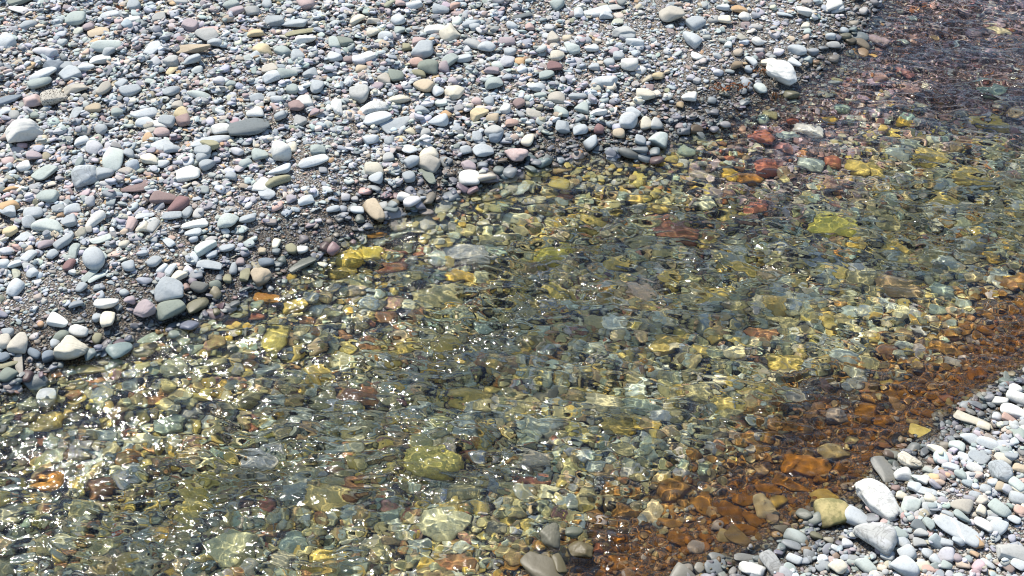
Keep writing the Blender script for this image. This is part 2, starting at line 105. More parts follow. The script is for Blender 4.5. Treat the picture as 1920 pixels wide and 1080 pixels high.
('S', 640, 720): '''510 440 290 185 -8 ye e =big bright yellow boulder under the water;1085 545 165 52 0 rd k =red-orange stone with a notched edge under the water;720 360 95 42 -25 rd r =small red stone beside the big yellow boulder;100 60 215 95 0 rs k =big red rock under glinting water;1450 930 60 60 80 rd r =small red stone in the near shallows;730 70 200 85 -5 ye r;1470 105 190 120 0 tn r =smooth tan boulder flecked with glints;1560 230 180 85 0 ye r;570 800 240 160 -15 tn k =broad sandy boulder under the water;60 585 130 120 0 rs r;330 310 115 85 20 br r;1750 720 140 95 70 tn a =tan-brown wedge in the brown shallows;1600 730 140 80 0 sb a;640 1020 200 95 10 rs r;280 740 135 80 0 tg r;1100 440 140 90 0 gt r;905 20 60 45 0 rd r;80 310 140 95 70 yg r;1700 130 200 95 0 tg r;1600 370 120 62 0 ol r;1640 490 110 55 0 gr r;1870 600 150 130 30 sb r;860 460 55 30 0 rd r;870 810 100 80 0 dk r;1180 600 130 60 0 yg r;1430 450 120 70 0 gg r;190 150 110 60 -10 yg r;1040 90 140 60 0 ol r;1180 280 110 60 0 yg r;700 250 130 70 0 gg r;940 600 110 70 0 ol r;1290 660 110 60 0 gg r;1240 160 80 45 0 ol r;420 130 110 60 0 gg r;1840 180 120 80 0 ol r;690 610 170 110 0 ol r;1320 740 90 60 0 ol r;440 900 110 60 0 gg r;200 890 150 80 0 yg r;1850 790 120 55 0 sb r;100 1010 140 80 0 gg r''',
('S', 1280, 720): '''695 470 235 105 3 ob c =square-sided ochre-brown block in the brown shallows;850 385 140 95 20 ol r =dark olive weed-covered stone in the brown shallows;890 475 60 48 0 sb r;610 570 180 62 -10 sb f;465 690 130 100 -65 tn r =upright tan-brown cobble in the brown shallows;480 600 130 52 0 sb r;280 725 150 72 -15 sb r;390 760 105 58 -30 sb r;505 775 72 42 -10 ol r;805 635 145 90 -10 ye a =olive-yellow block in the near shallows;350 660 120 60 0 sb r;540 660 85 62 30 ye r;1030 165 110 100 0 sb r;850 175 95 85 30 gr r;635 50 120 85 0 gr r;1130 200 90 45 0 sb r;1290 215 65 35 0 ol r;60 400 85 75 0 sb r;300 160 150 90 0 ol r;420 30 150 55 0 ye r;445 490 65 60 30 tn r;1370 280 165 75 0 ye f =olive-yellow slab just under the near shallows;150 300 110 60 0 dg r;80 60 140 90 0 ol r;1380 170 60 40 0 sb r;80 920 90 70 0 gr r;130 920 45 50 0 rs r;350 820 130 55 0 sb r;250 860 90 70 0 ol r''',
}

# ------------------------------------------------------------------ stone shapes
ICO = {}
def ico(n):
    if n not in ICO:
        import bmesh
        bm = bmesh.new(); bmesh.ops.create_icosphere(bm, subdivisions=n, radius=1)
        v = np.array([x.co[:] for x in bm.verts]); bm.faces.ensure_lookup_table()
        f = np.array([[x.index for x in q.verts] for q in bm.faces]); bm.free()
        ICO[n] = (v / np.linalg.norm(v, axis=1)[:, None], f)
    return ICO[n]
def unit(g, n):
    v = g.normal(size=(n, 3)); return v / np.linalg.norm(v, axis=1)[:, None]
def sphnoise(d, g, n, f0, f1):
    z = np.zeros(len(d))
    for k in unit(g, n): z += np.sin((d @ k) * g.uniform(f0, f1) + g.uniform(0, 6.28))
    return z / math.sqrt(n / 2)
def stone_shape(seed, n, kind):
    """points of a stone inside the box -.5 .. .5 on each axis"""
    g = np.random.default_rng(seed); d, f = ico(n)
    if kind in 'a': K, p, lo, hi, mixr = 11, 16, .66, 1.0, 1.0
    elif kind in 'kbqc': K, p, lo, hi, mixr = 15, 11, .66, 1.0, 1.0
    elif kind in 'f': K, p, lo, hi, mixr = 13, 14, .72, 1.0, 1.0
    elif kind in 'e': K, p, lo, hi, mixr = 14, 4, .92, 1.05, .35
    else: K, p, lo, hi, mixr = 11, 8, .64, 1.05, .85
    nrm = unit(g, K)
    nrm = np.vstack([nrm, np.eye(3), -np.eye(3)])
    h = g.uniform(lo, hi, len(nrm)); h[K:] = np.maximum(h[K:], .8 if kind not in 'kbq' else .96)
    if kind == 'c': nrm = np.vstack([np.eye(3), -np.eye(3), unit(g, 5)]); h = np.r_[.62, .62, .62, .62, .62, .62, g.uniform(.72, .9, 5)]; p = 11
    q = np.maximum(d @ nrm.T, 0) / h
    r = 1 / np.power((q ** p).sum(1) + 1e-9, 1 / p)
    r = mixr * r + (1 - mixr) * r.mean()
    r = r * (1 + .035 * sphnoise(d, g, 5, 1.2, 3))
    if kind in 'kbqvc': r = r * (1 + .022 * sphnoise(d, g, 8, 4, 9) + .010 * sphnoise(d, g, 10, 10, 22))
    elif kind in 'af': r = r * (1 + .010 * sphnoise(d, g, 8, 5, 12))
    if kind == 'b':
        c = np.array([-.25, -.75, .35]); c /= np.linalg.norm(c); r = r * (1 - .20 * np.exp(-((1 - d @ c) / .05) ** 2 * .6))
    if kind == 'q': r = r * (1 + .02 * np.sin(26 * d[:, 1] + 2 * np.sin(4 * d[:, 0])) * (d[:, 2] > -.2))
    v = d * r[:, None]
    if kind not in 'ceb':
        t1, t2, sh = g.uniform(-.38, .38), g.uniform(-.2, .2), g.uniform(-.35, .35)
        v = np.stack([v[:, 0], v[:, 1] * (1 + t1 * v[:, 0]), v[:, 2] * (1 + t1 * .6 * v[:, 0] + t2 * v[:, 1])], -1)
        v[:, 1] += sh * (v[:, 0] ** 2) * .5; v[:, 2] -= .12 * v[:, 0] ** 2
    lo_, hi_ = v.min(0), v.max(0)
    return (v - (lo_ + hi_) / 2) / (hi_ - lo_), f

def mesh_from(name, V, F, C=None, A=None, mat=None, smooth=True):
    me = bpy.data.meshes.new(name)
    V = np.ascontiguousarray(V, np.float32); F = np.ascontiguousarray(F, np.int32); k = F.shape[1]
    me.vertices.add(len(V)); me.vertices.foreach_set('co', V.ravel())
    me.loops.add(F.size); me.loops.foreach_set('vertex_index', F.ravel())
    me.polygons.add(len(F)); me.polygons.foreach_set('loop_start', np.arange(0, F.size, k, dtype=np.int32))
    me.polygons.foreach_set('use_smooth', np.full(len(F), smooth))
    me.update(calc_edges=True)
    if C is not None:
        a = me.attributes.new('stone_color', 'FLOAT_COLOR', 'POINT')
        if C.ndim == 1: C = np.tile(C, (len(V), 1))
        a.data.foreach_set('color', np.hstack([C, np.ones((len(C), 1))]).astype(np.float32).ravel())
    for key, val in (A or {}).items():
        a = me.attributes.new(key, 'FLOAT', 'POINT'); a.data.foreach_set('value', np.broadcast_to(np.asarray(val, np.float32), (len(V),)).copy())
    if mat: me.materials.append(mat)
    return me
def link(name, me, **kw):
    o = bpy.data.objects.new(name, me); col.objects.link(o)
    for k, v in kw.items(): o[k] = v
    return o

# ------------------------------------------------------------------ materials
class NT:
    def __init__(s, name):
        s.m = bpy.data.materials.new(name); s.m.use_nodes = True; s.t = s.m.node_tree; s.t.nodes.clear()
    def n(s, typ, ins=None, **kw):
        x = s.t.nodes.new(typ)
        for k, v in kw.items(): setattr(x, k, v)
        for k, v in (ins or {}).items():
            if isinstance(v, bpy.types.NodeSocket): s.t.links.new(v, x.inputs[k])
            else: x.inputs[k].default_value = v
        return x
    def math(s, op, a, b=0.0, c=0.0, clamp=False):
        return s.n('ShaderNodeMath', {0: a, 1: b, 2: c}, operation=op, use_clamp=clamp).outputs[0]
    def mix(s, f, a, b, blend='MIX'):
        x = s.t.nodes.new('ShaderNodeMix'); x.data_type = 'RGBA'; x.blend_type = blend
        for k, v in ((0, f), (6, a), (7, b)):
            if isinstance(v, bpy.types.NodeSocket): s.t.links.new(v, x.inputs[k])
            else: x.inputs[k].default_value = v
        return x.outputs[2]
    def rng(s, v, a, b, c=0.0, d=1.0, smooth=True):
        return s.n('ShaderNodeMapRange', {0: v, 1: a, 2: b, 3: c, 4: d}, interpolation_type='SMOOTHSTEP' if smooth else 'LINEAR').outputs[0]

def noise(N, vec, scale, detail=3, rough=.55, dist=0.0):
    return N.n('ShaderNodeTexNoise', {'Vector': vec, 'Scale': scale, 'Detail': detail, 'Roughness': rough, 'Distortion': dist}).outputs[0]
def wetness(N, z0, z1, amp):
    """1 below the damp line, 0 above it"""
    g = N.n('ShaderNodeNewGeometry').outputs['Position']
    z = N.n('ShaderNodeSeparateXYZ', {0: g}).outputs[2]
    nz = noise(N, g, 9, 3)
    z = N.math('MULTIPLY_ADD', nz, -amp, z)
    return N.rng(z, z0 - amp * .5, z1 - amp * .5, 1, 0), g

def stone_material(name, z0, z1, special):
    N = NT(name)
    wet, pos = wetness(N, z0, z1, .02)
    vec = N.n('ShaderNodeTexCoord').outputs['Object'] if special else pos
    base = N.n('ShaderNodeAttribute', attribute_name='stone_color').outputs['Color']
    c = base
    n1 = noise(N, vec, 22, 4); n2 = noise(N, vec, 170, 3, .7); n3 = noise(N, vec, 60, 5, .65)
    c = N.mix(N.rng(n1, .3, .75, 0, .30), c, (1.25, 1.2, 1.1, 1), 'MULTIPLY')
    c = N.mix(N.rng(n3, .45, .75, 0, .45), c, (.62, .62, .62, 1), 'MULTIPLY')
    c = N.mix(N.rng(n2, .56, .72, 0, .35), c, (.55, .55, .55, 1), 'MULTIPLY')
    h = N.math('MULTIPLY_ADD', n2, .25, n3)
    if special:
        vein = N.n('ShaderNodeAttribute', attribute_name='vein').outputs['Fac']
        w = noise(N, N.n('ShaderNodeMapping', {'Vector': vec, 'Scale': (5, 34, 26)}).outputs[0], 1.0, 5, .6, .8)
        cr_ = N.rng(N.math('ABSOLUTE', N.math('SUBTRACT', noise(N, vec, 9, 4, .6, 1.0), .5)), .0, .03, 1, 0)
        c = N.mix(N.math('MULTIPLY', N.rng(w, .5, .68), N.math('MULTIPLY', vein, .6)), c, N.mix(.45, base, (.8, .8, .8, 1)))
        c = N.mix(N.math('MULTIPLY', N.rng(w, .46, .34), N.math('MULTIPLY', vein, .55)), c, N.mix(1, base, (.5, .5, .52, 1), 'MULTIPLY'))
        c = N.mix(N.math('MULTIPLY', cr_, N.math('MULTIPLY', vein, .5)), c, N.mix(1, base, (.45, .43, .42, 1), 'MULTIPLY'))
        h = N.math('MULTIPLY_ADD', N.math('MULTIPLY', w, vein), .6, h)
        pit = N.n('ShaderNodeAttribute', attribute_name='pits').outputs['Fac']
        v = N.n('ShaderNodeTexVoronoi', {'Vector': vec, 'Scale': 110.0}).outputs['Distance']
        pm = N.math('MULTIPLY', N.rng(v, .28, .42, 1, 0), pit)
        c = N.mix(pm, c, (.06, .05, .04, 1)); h = N.math('MULTIPLY_ADD', pm, -1.5, h)
        ln = N.n('ShaderNodeAttribute', attribute_name='line').outputs['Fac']
        x = N.n('ShaderNodeSeparateXYZ', {0: vec}).outputs
        t = N.math('ABSOLUTE', N.math('MULTIPLY_ADD', N.math('SUBTRACT', n1, .5), .05, N.math('ADD', N.math('MULTIPLY', x[0], .8), N.math('MULTIPLY', x[1], .9))))
        c = N.mix(N.math('MULTIPLY', N.rng(t, .003, .008, 1, 0), ln), c, (.85, .84, .8, 1))
        al = N.n('ShaderNodeAttribute', attribute_name='algae').outputs['Fac']
        c = N.mix(N.math('MULTIPLY', N.rng(noise(N, vec, 13, 5, .7), .4, .62), al), c, (.16, .15, .06, 1))
    sub = N.rng(N.n('ShaderNodeSeparateXYZ', {0: pos}).outputs[2], -.02, -.006, 0, 1)
    film = N.math('MULTIPLY', N.math('SUBTRACT', 1.0, sub), N.rng(noise(N, pos, 34, 5, .75), .36, .64, .06, .34 if special else .72))
    rust = N.n('ShaderNodeAttribute', attribute_name='brown').outputs['Fac']
    n7 = noise(N, pos, 7, 2)
    bare = N.n('ShaderNodeAttribute', attribute_name='bare').outputs['Fac']
    film = N.math('MULTIPLY', film, N.math('MULTIPLY_ADD', bare, -.85, 1.0))
    film = N.math('MAXIMUM', film, N.math('MULTIPLY', rust, .62))
    c = N.mix(film, c, N.mix(rust, N.mix(n7, (.44, .39, .16, 1), (.72, .66, .38, 1)), N.mix(n7, (.13, .063, .020, 1), (.29, .15, .052, 1))))
    hue = N.n('ShaderNodeHueSaturation', {'Color': c, 'Saturation': 1.12, 'Value': N.math('MULTIPLY_ADD', sub, -.42, .80)}).outputs[0]
    c = N.mix(wet, c, hue)
    ro = N.math('MULTIPLY_ADD', wet, -.38, .85)
    bump = N.n('ShaderNodeBump', {'Height': h, 'Strength': .35, 'Distance': .004}).outputs[0]
    b = N.n('ShaderNodeBsdfPrincipled', {'Base Color': c, 'Roughness': ro, 'Normal': bump, 'Specular IOR Level': N.math('MULTIPLY', sub, N.math('MULTIPLY_ADD', wet, .2, .2))})
    N.n('ShaderNodeOutputMaterial', {0: b.outputs[0]})
    return N.m
M_STONE = stone_material('river_stone', .022, .048, True)
M_PEB = stone_material('shingle', .032, .068, False)

def ground_material():
    N = NT('gravel_ground')
    wet, pos = wetness(N, .034, .070, .03)
    v1 = N.n('ShaderNodeTexVoronoi', {'Vector': pos, 'Scale': 95.0}); v2 = N.n('ShaderNodeTexVoronoi', {'Vector': pos, 'Scale': 190.0})
    big = noise(N, pos, 1.7, 4)
    def ramp(f, stops):
        r = N.n('ShaderNodeValToRGB', {0: f}); e = r.color_ramp.elements; r.color_ramp.interpolation = 'CONSTANT'
        while len(e) < len(stops): e.new(.5)
        for q, (p, cc) in zip(e, stops): q.position = p; q.color = (*cc, 1)
        return r.outputs[0]
    s1 = N.n('ShaderNodeSeparateColor', {0: v1.outputs['Color']}).outputs[0]; s2 = N.n('ShaderNodeSeparateColor', {0: v2.outputs['Color']}).outputs[1]
    dry = [(0, (.34, .35, .34)), (.22, (.25, .21, .16)), (.42, (.44, .41, .35)), (.58, (.32, .24, .17)), (.7, (.20, .19, .17)), (.8, (.46, .39, .29)), (.9, (.32, .20, .15)), (.95, (.5, .5, .48))]
    c = N.mix(N.rng(big, .4, .6, .3, .7), ramp(s1, dry), ramp(s2, dry))
    br = N.n('ShaderNodeAttribute', attribute_name='brown').outputs['Fac']
    c = N.mix(N.math('MULTIPLY', br, .8), c, N.mix(s1, (.16, .065, .018, 1), (.36, .16, .045, 1)))
    c = N.mix(N.n('ShaderNodeAttribute', attribute_name='bare').outputs['Fac'], c, N.mix(1, c, (.85, .68, .74, 1), 'MULTIPLY'))
    gap = N.rng(v1.outputs['Distance'], .38, .68, 0, .85)
    c = N.mix(gap, c, (.07, .06, .05, 1))
    und = N.rng(N.n('ShaderNodeSeparateXYZ', {0: pos}).outputs[2], -.05, -.02, 1, 0)
    c = N.mix(wet, c, N.n('ShaderNodeHueSaturation', {'Color': c, 'Saturation': 1.15, 'Value': N.math('MULTIPLY_ADD', und, .45, .5)}).outputs[0])
    h = N.math('ADD', N.math('MULTIPLY', v1.outputs['Distance'], -1.0), N.math('MULTIPLY', v2.outputs['Distance'], -.5))
    bump = N.n('ShaderNodeBump', {'Height': h, 'Strength': 1.0, 'Distance': .011}).outputs[0]
    b = N.n('ShaderNodeBsdfPrincipled', {'Base Color': c, 'Roughness': N.math('MULTIPLY_ADD', wet, -.45, .9), 'Normal': bump, 'Specular IOR Level': .3})
    N.n('ShaderNodeOutputMaterial', {0: b.outputs[0]}); return N.m
M_GROUND = ground_material()

def water_material():
    N = NT('stream_water')
    pos = N.n('ShaderNodeNewGeometry').outputs['Position']
    nz = noise(N, N.n('ShaderNodeMapping', {'Vector': pos, 'Rotation': (0, 0, -.25), 'Scale': (.6, 1.4, 1)}).outputs[0], 44, 3, .55, .5)
    calm = N.rng(noise(N, pos, 1.3, 3), .35, .65, .35, 1)
    bump = N.n('ShaderNodeBump', {'Height': nz, 'Strength': calm, 'Distance': .0046}).outputs[0]
    streak = N.rng(noise(N, N.n('ShaderNodeMapping', {'Vector': pos, 'Rotation': (0, 0, -.35), 'Scale': (1.1, 3.6, 1)}).outputs[0], 1.5, 4, .6, .4), .42, .68, .04, .34)
    soft = N.n('ShaderNodeBump', {'Height': nz, 'Strength': streak, 'Distance': .0046}).outputs[0]
    rf = N.n('ShaderNodeBsdfRefraction', {'Color': (.96, .95, .88, 1), 'Roughness': 0.0, 'IOR': 1.33, 'Normal': soft})
    gl = N.n('ShaderNodeBsdfGlossy', {'Color': (1, 1, 1, 1), 'Roughness': .04, 'Normal': bump})
    fr = N.n('ShaderNodeFresnel', {'IOR': 1.33, 'Normal': bump}).outputs[0]
    mx = N.n('ShaderNodeMixShader', {0: fr, 1: rf.outputs[0], 2: gl.outputs[0]})
    N.n('ShaderNodeOutputMaterial', {0: mx.outputs[0]}); return N.m
M_WATER = water_material()
def plain(name, c, ro=.7, var=.5):
    N = NT(name); vec = N.n('ShaderNodeTexCoord').outputs['Object']
    nz = noise(N, vec, 60, 4, .7)
    cc = N.mix(N.rng(nz, .3, .7), (*c, 1), tuple(x * var for x in c) + (1,))
    b = N.n('ShaderNodeBsdfPrincipled', {'Base Color': cc, 'Roughness': ro}); N.n('ShaderNodeOutputMaterial', {0: b.outputs[0]}); return N.m

# ------------------------------------------------------------------ height map the stones settle on
GX0, GX1, GY0, GY1, GS = -4.4, 4.4, 2.3, 9.4, .008
gx = np.arange(GX0, GX1, GS); gy = np.arange(GY0, GY1, GS)
GXX, GYY = np.meshgrid(gx, gy)
T0 = terrain(GXX, GYY); HM = T0.copy(); OWN = np.zeros(HM.shape, bool)
def cell(x, y): return int(np.clip((x - GX0) / GS, 0, len(gx) - 1)), int(np.clip((y - GY0) / GS, 0, len(gy) - 1))
def window(x, y, r):
    i0, j0 = cell(x - r, y - r); i1, j1 = cell(x + r, y + r)
    return slice(j0, j1 + 1), slice(i0, i1 + 1)
def foot(x, y, yaw, a, b, s=1.0):
    w = window(x, y, max(a, b) * .5 * s + GS)
    X = GXX[w] - x; Y = GYY[w] - y; c_, s_ = math.cos(yaw), math.sin(yaw)
    q = ((X * c_ + Y * s_) / (a * .5 * s)) ** 2 + ((-X * s_ + Y * c_) / (b * .5 * s)) ** 2
    return w, q

def view_to_ground(px, py, lift, under):
    d = ray(px, py); o = np.array([0, 0, CAM_H])
    if under:
        p = o + d * (CAM_H / -d[2]); n = 1 / 1.33
        h = d * n; h[2] = -math.sqrt(max(1 - h[0] ** 2 - h[1] ** 2, .01))
        t = np.linspace(0, .6, 121)
        P = p + t[:, None] * h
    else:
        t = np.linspace((CAM_H - 1) / -d[2], (CAM_H + .35) / -d[2], 500); P = o + t[:, None] * d
    z = terrain(P[:, 0], P[:, 1]) + lift
    k = np.argmax(P[:, 2] <= z) if (P[:, 2] <= z).any() else len(P) - 1
    return P[k]
def project(p):
    """pixel of the photograph for a world point"""
    cp, sp = math.cos(R(PITCH)), math.sin(R(PITCH)); q = np.asarray(p, float) - np.array([0, 0, CAM_H])
    dep = q[1] * cp - q[2] * sp; up = q[1] * sp + q[2] * cp
    return 960 + q[0] / dep / TH * 960, 540 - up / dep / TH * 960, dep

STONES = []   # every stone that is an object of its own
def add_stone(zone, px, py, w, h, ang, c, kind, name=None, auto=False):
    under = zone == 'S'
    P = view_to_ground(px, py, .02, under)
    dist = math.dist(P, (0, 0, CAM_H)); mpp = dist * TH / 960 * math.cos(math.atan(math.hypot((px - 960), (py - 540)) / 960 * TH))
    th = math.atan2(CAM_H, math.hypot(P[0], P[1])); st = math.sin(th)
    if under: st = math.sin(th) * 1.06
    az = math.atan2(P[0], P[1]); a_ = R(ang)
    ratio = {'f': .30, 'a': .55, 'k': .62, 'b': .62, 'q': .55, 't': .95, 'e': .68, 's': .65, 'c': .62, 'l': .34}.get(kind, .56) * rng.uniform(.9, 1.12)
    if kind in 'fl' : ratio = rng.uniform(.24, .34)
    ct = math.cos(th); eff = math.sqrt(st ** 2 + (ratio * ct) ** 2)
    L = w * mpp * math.sqrt(math.cos(a_) ** 2 + (math.sin(a_) / st * .9) ** 2)
    B = h * mpp / math.sqrt(math.sin(a_) ** 2 + (math.cos(a_) * eff) ** 2)
    if kind == 't': B = h * mpp / 1.05
    C = ratio * min(B, L)
    if zone != 'E': q_ = 1.2 if under else 1.1; L, B, C = L * q_, B * q_, C * 1.1
    yaw = math.atan2(math.sin(a_) / st, math.cos(a_)) - az
    P = flat(px, py, .008) if zone == 'E' else view_to_ground(px, py, C * .32, under)
    STONES.append(dict(zone=zone, px=px, py=py, w=w, h=h, ang=ang, c=c, kind=kind, name=name, x=P[0], y=P[1], yaw=yaw, L=L, B=B, C=C, auto=auto))
    w_, q = foot(P[0], P[1], yaw, L, B, 1.0); OWN[w_] |= q < .72
    return STONES[-1]
for (zone, ox, oy), txt in TILES.items():
    for e in txt.replace('\n', '').split(';'):
        e, _, nm = e.partition('='); f = e.split()
        x, y, w, h, an = map(float, f[:5])
        add_stone(zone, ox + x / 3, oy + y / 3, w / 3, h / 3, an, f[5], f[6], nm.strip() or None)
N_HAND = len(STONES)

# fine-gravel patches of the far bank where larger pebbles are sparse: px, py, radius x, radius y, strength
FINE = [(1080, 40, 130, 60, .6), (1260, 60, 160, 80, .8), (1420, 110, 170, 80, .95), (1330, 180, 130, 60, .9), (1500, 60, 120, 60, .7), (590, 340, 90, 40, .8), (480, 410, 170, 45, .8), (560, 450, 130, 60, .95), (360, 490, 160, 60, .8), (180, 570, 190, 60, .95), (60, 600, 100, 60, .9),
        (660, 400, 90, 40, .8), (430, 360, 120, 25, .6), (400, 150, 60, 20, .4), (1100, 120, 60, 40, .5), (1860, 1020, 90, 60, .85), (1560, 980, 70, 30, .4), (1760, 1060, 120, 25, .6)]
def fineness(px, py):
    f = 0.0
    for a, b, ra, rb, s in FINE: f = max(f, s * math.exp(-(((px - a) / ra) ** 2 + ((py - b) / rb) ** 2) ** 2 * .7))
    return f
def zone_at(x, y):
    sl, sr = shore(x, y)
    return 'L' if sl > 0 else 'R' if sr > 0 else 'S'
def brownness(x, y):
    sl, sr = shore(x, y)
    yb = np.interp(x, BP[:, 0], BP[:, 1]) + .10 * math.sin(5.1 * x + 1) + .06 * math.sin(13 * x + 2)
    return float(np.clip((yb + .30 - y) / .45, 0, 1) * np.clip((-sr - .0) / .12, 0, 1)) if sr < 0 else 0.0
def farcalm(x, y):
    """0..1 in the calm purple-brown shallows of the far corner"""
    sl, sr = shore(x, y)
    return float(max(np.clip((x - .9) / .7, 0, 1) * np.clip((sl + 1.0) / .6, 0, 1), np.clip((y - 6.1) / .8, 0, 1) * np.clip((sl + 2.6) / .9, 0, 1))) if sl < 0 else 0.0
LANDPAL = [('bg', .20), ('pb', .20), ('gg', .10), ('pg', .07), ('wh', .07), ('cr', .05), ('gr', .07), ('gt', .09), ('tn', .04), ('ot', .02), ('sl', .02), ('pk', .03), ('mv', .03), ('mb', .02), ('ds', .015), ('lv', .02), ('ol', .015)]
BEDPAL = [('gg', .12), ('ol', .25), ('ye', .11), ('tg', .04), ('dg', .10), ('yg', .06), ('gr', .06), ('br', .08), ('tn', .03), ('rs', .03), ('rd', .012), ('mr', .02), ('yo', .025), ('dk', .03), ('pg', .02), ('ob', .01), ('db', .04)]
BROWNPAL = [('sb', .50), ('ob', .06), ('br', .24), ('ol', .08), ('tn', .05), ('rs', .05), ('gr', .05)]
FARPAL = [('mv', .34), ('mb', .28), ('gt', .10), ('mr', .08), ('gr', .08), ('br', .04), ('rs', .04)]
def pick(P, g):
    k = [a for a, _ in P]; w = np.array([b for _, b in P]); return k[g.choice(len(k), p=w / w.sum())]
def palette_at(x, y):
    if zone_at(x, y) != 'S': return LANDPAL
    if terrain(x, y) > -.06 and rng.random() > brownness(x, y): return LANDPAL
    if rng.random() < brownness(x, y) ** .6: return BROWNPAL
    if rng.random() < farcalm(x, y): return FARPAL
    return BEDPAL

# more countable cobbles between the ones read off, so that the largest of each kind are objects
def fill(zone, want, wlo, whi):
    n = 0; tries = 0
    while n < want and tries < 40000:
        tries += 1
        px, py = rng.uniform(5, 1915), rng.uniform(5, 1075)
        p = flat(px, py)
        if zone_at(p[0], p[1]) != zone: continue
        if fineness(px, py) > rng.random() * .6: continue
        s = np.linspace(0, 1, 2)
        w = wlo + (whi - wlo) * rng.random() ** 1.8; h = w * rng.uniform(.48, .75)
        if zone == 'S' and (max(brownness(p[0], p[1]), farcalm(p[0], p[1])) > .4): w *= .75; h *= .75
        if zone == 'S' and terrain(p[0], p[1]) > -.05: continue
        mpp = 2.7e-3
        w_, q = foot(p[0], p[1], 0, w * mpp * 1.0, h * mpp * 1.2)
        if OWN[w_][q < 1].mean() > .02: continue
        add_stone(zone, px, py, w, h, rng.normal(0, 18), pick(palette_at(p[0], p[1]), rng), 'f' if rng.random() < .12 else 'a' if rng.random() < .3 else 'r', None, True)
        n += 1
    return n
fill('L', 14, 26, 36); fill('R', 12, 22, 32); fill('S', 60, 28, 52)

# ------------------------------------------------------------------ loose shingle (too many to count): settle random pebbles
SIZES = {k: [] for k in 'LRS'}
def settle(n, dlo, dhi, power, order):
    """drop n pebbles of long axis dlo..dhi; returns rows x y z yaw tilt_x tilt_y L B C"""
    out = []
    X = rng.uniform(-4.1, 4.1, n); Y = rng.uniform(2.55, 9.1, n)
    keep = np.abs(X) < .42 * Y + .75
    X, Y = X[keep], Y[keep]
    S = dlo * (dhi / dlo) ** (rng.random(len(X)) ** power)
    U = rng.random((len(X), 6)); G = rng.normal(size=(len(X), 3))
    sl, sr = shore(X, Y)
    for i in range(len(X)):
        x, y, L = X[i], Y[i], S[i]
        z_ = 'L' if sl[i] > 0 else 'R' if sr[i] > 0 else 'S'
        px, py, dep = project((x, y, 0))
        f = fineness(px, py) if z_ != 'S' else 0
        if order == 1 and z_ != 'S': continue
        if z_ == 'S' and L > .03: f = 1.05 * max(brownness(x, y), farcalm(x, y))
        if z_ == 'L' and sl[i] < .15 and L > .035: f = max(f, .55)
        if f > 0 and L > .022 and U[i, 0] < f * min(1, (L - .015) / .02) * .88: continue
        i_, j_ = cell(x, y)
        if OWN[j_, i_]: continue
        B = L * (.55 + .4 * U[i, 1]); C = B * (.27 + .28 * U[i, 2])
        yaw = G[i, 0] * .8
        w_, q = foot(x, y, yaw, L, B)
        ins = q < 1
        hm = HM[w_]
        if not ins.any(): base = HM[j_, i_]
        else:
            own = OWN[w_][ins]
            if own.mean() > .3: continue
            vals = hm[ins][~own]
            base = vals.mean() + .25 * (vals.max() - vals.mean())
        t0 = T0[j_, i_]
        if base - t0 > (.034 if L < .03 else .045) + .3 * C: continue
        z = base + C * .32
        if z_ == 'S' and z + C * .5 > -.012 and -max(sl[i], sr[i]) > .10: continue
        tx, ty = G[i, 1] * .22, G[i, 2] * .22
        out.append((x, y, z, yaw, tx, ty, L, B, C))
        if L > .018:
            dome = z + C * .5 * np.sqrt(np.maximum(1 - q, 0))
            HM[w_] = np.where(ins, np.maximum(hm, dome), hm)
    return np.array(out)
ROWS = []
ROWS.append(settle(60000, .009, .019, 1.0, 0))
ROWS.append(settle(14000, .050, .13, 1.5, 1))
ROWS.append(settle(36000, .020, .040, 1.1, 2))
ROWS.append(settle(26000, .036, .080, 1.5, 5))
ROWS.append(settle(30000, .022, .044, 1.1, 3))
ROWS.append(settle(36000, .011, .024, 1.2, 4))
ROWS = np.vstack(ROWS)


# ------------------------------------------------------------------ the countable stones
def size_kind(s):
    big = max(s['w'], s['h'])
    if s['zone'] == 'S': return 'sunken_boulder' if big > 48 else 'sunken_cobble'
    return 'boulder' if big > 48 and s['h'] > 25 else 'cobble' if big > 30 else 'pebble'
def drop_smallest(n=295):
    """of each kind only the n that show largest stay objects; the rest join the loose shingle"""
    global STONES
    kinds = {}
    for s in STONES: kinds.setdefault(size_kind(s), []).append(s)
    extra = set(); print({k: len(v) for k, v in kinds.items()})
    for k, v in kinds.items():
        v.sort(key=lambda s: (s['name'] is None, -s['w'] * s['h']))
        extra |= {id(s) for s in v[n:]}
    rest = [s for s in STONES if id(s) in extra]; STONES = [s for s in STONES if id(s) not in extra]
    return rest
SMALL = drop_smallest()
ROWS = np.vstack([ROWS] + [np.array([[s['x'], s['y'], float(terrain(s['x'], s['y'])) + s['C'] * .34 + .004, s['yaw'], 0, 0, s['L'], s['B'], s['C']]]) for s in SMALL])
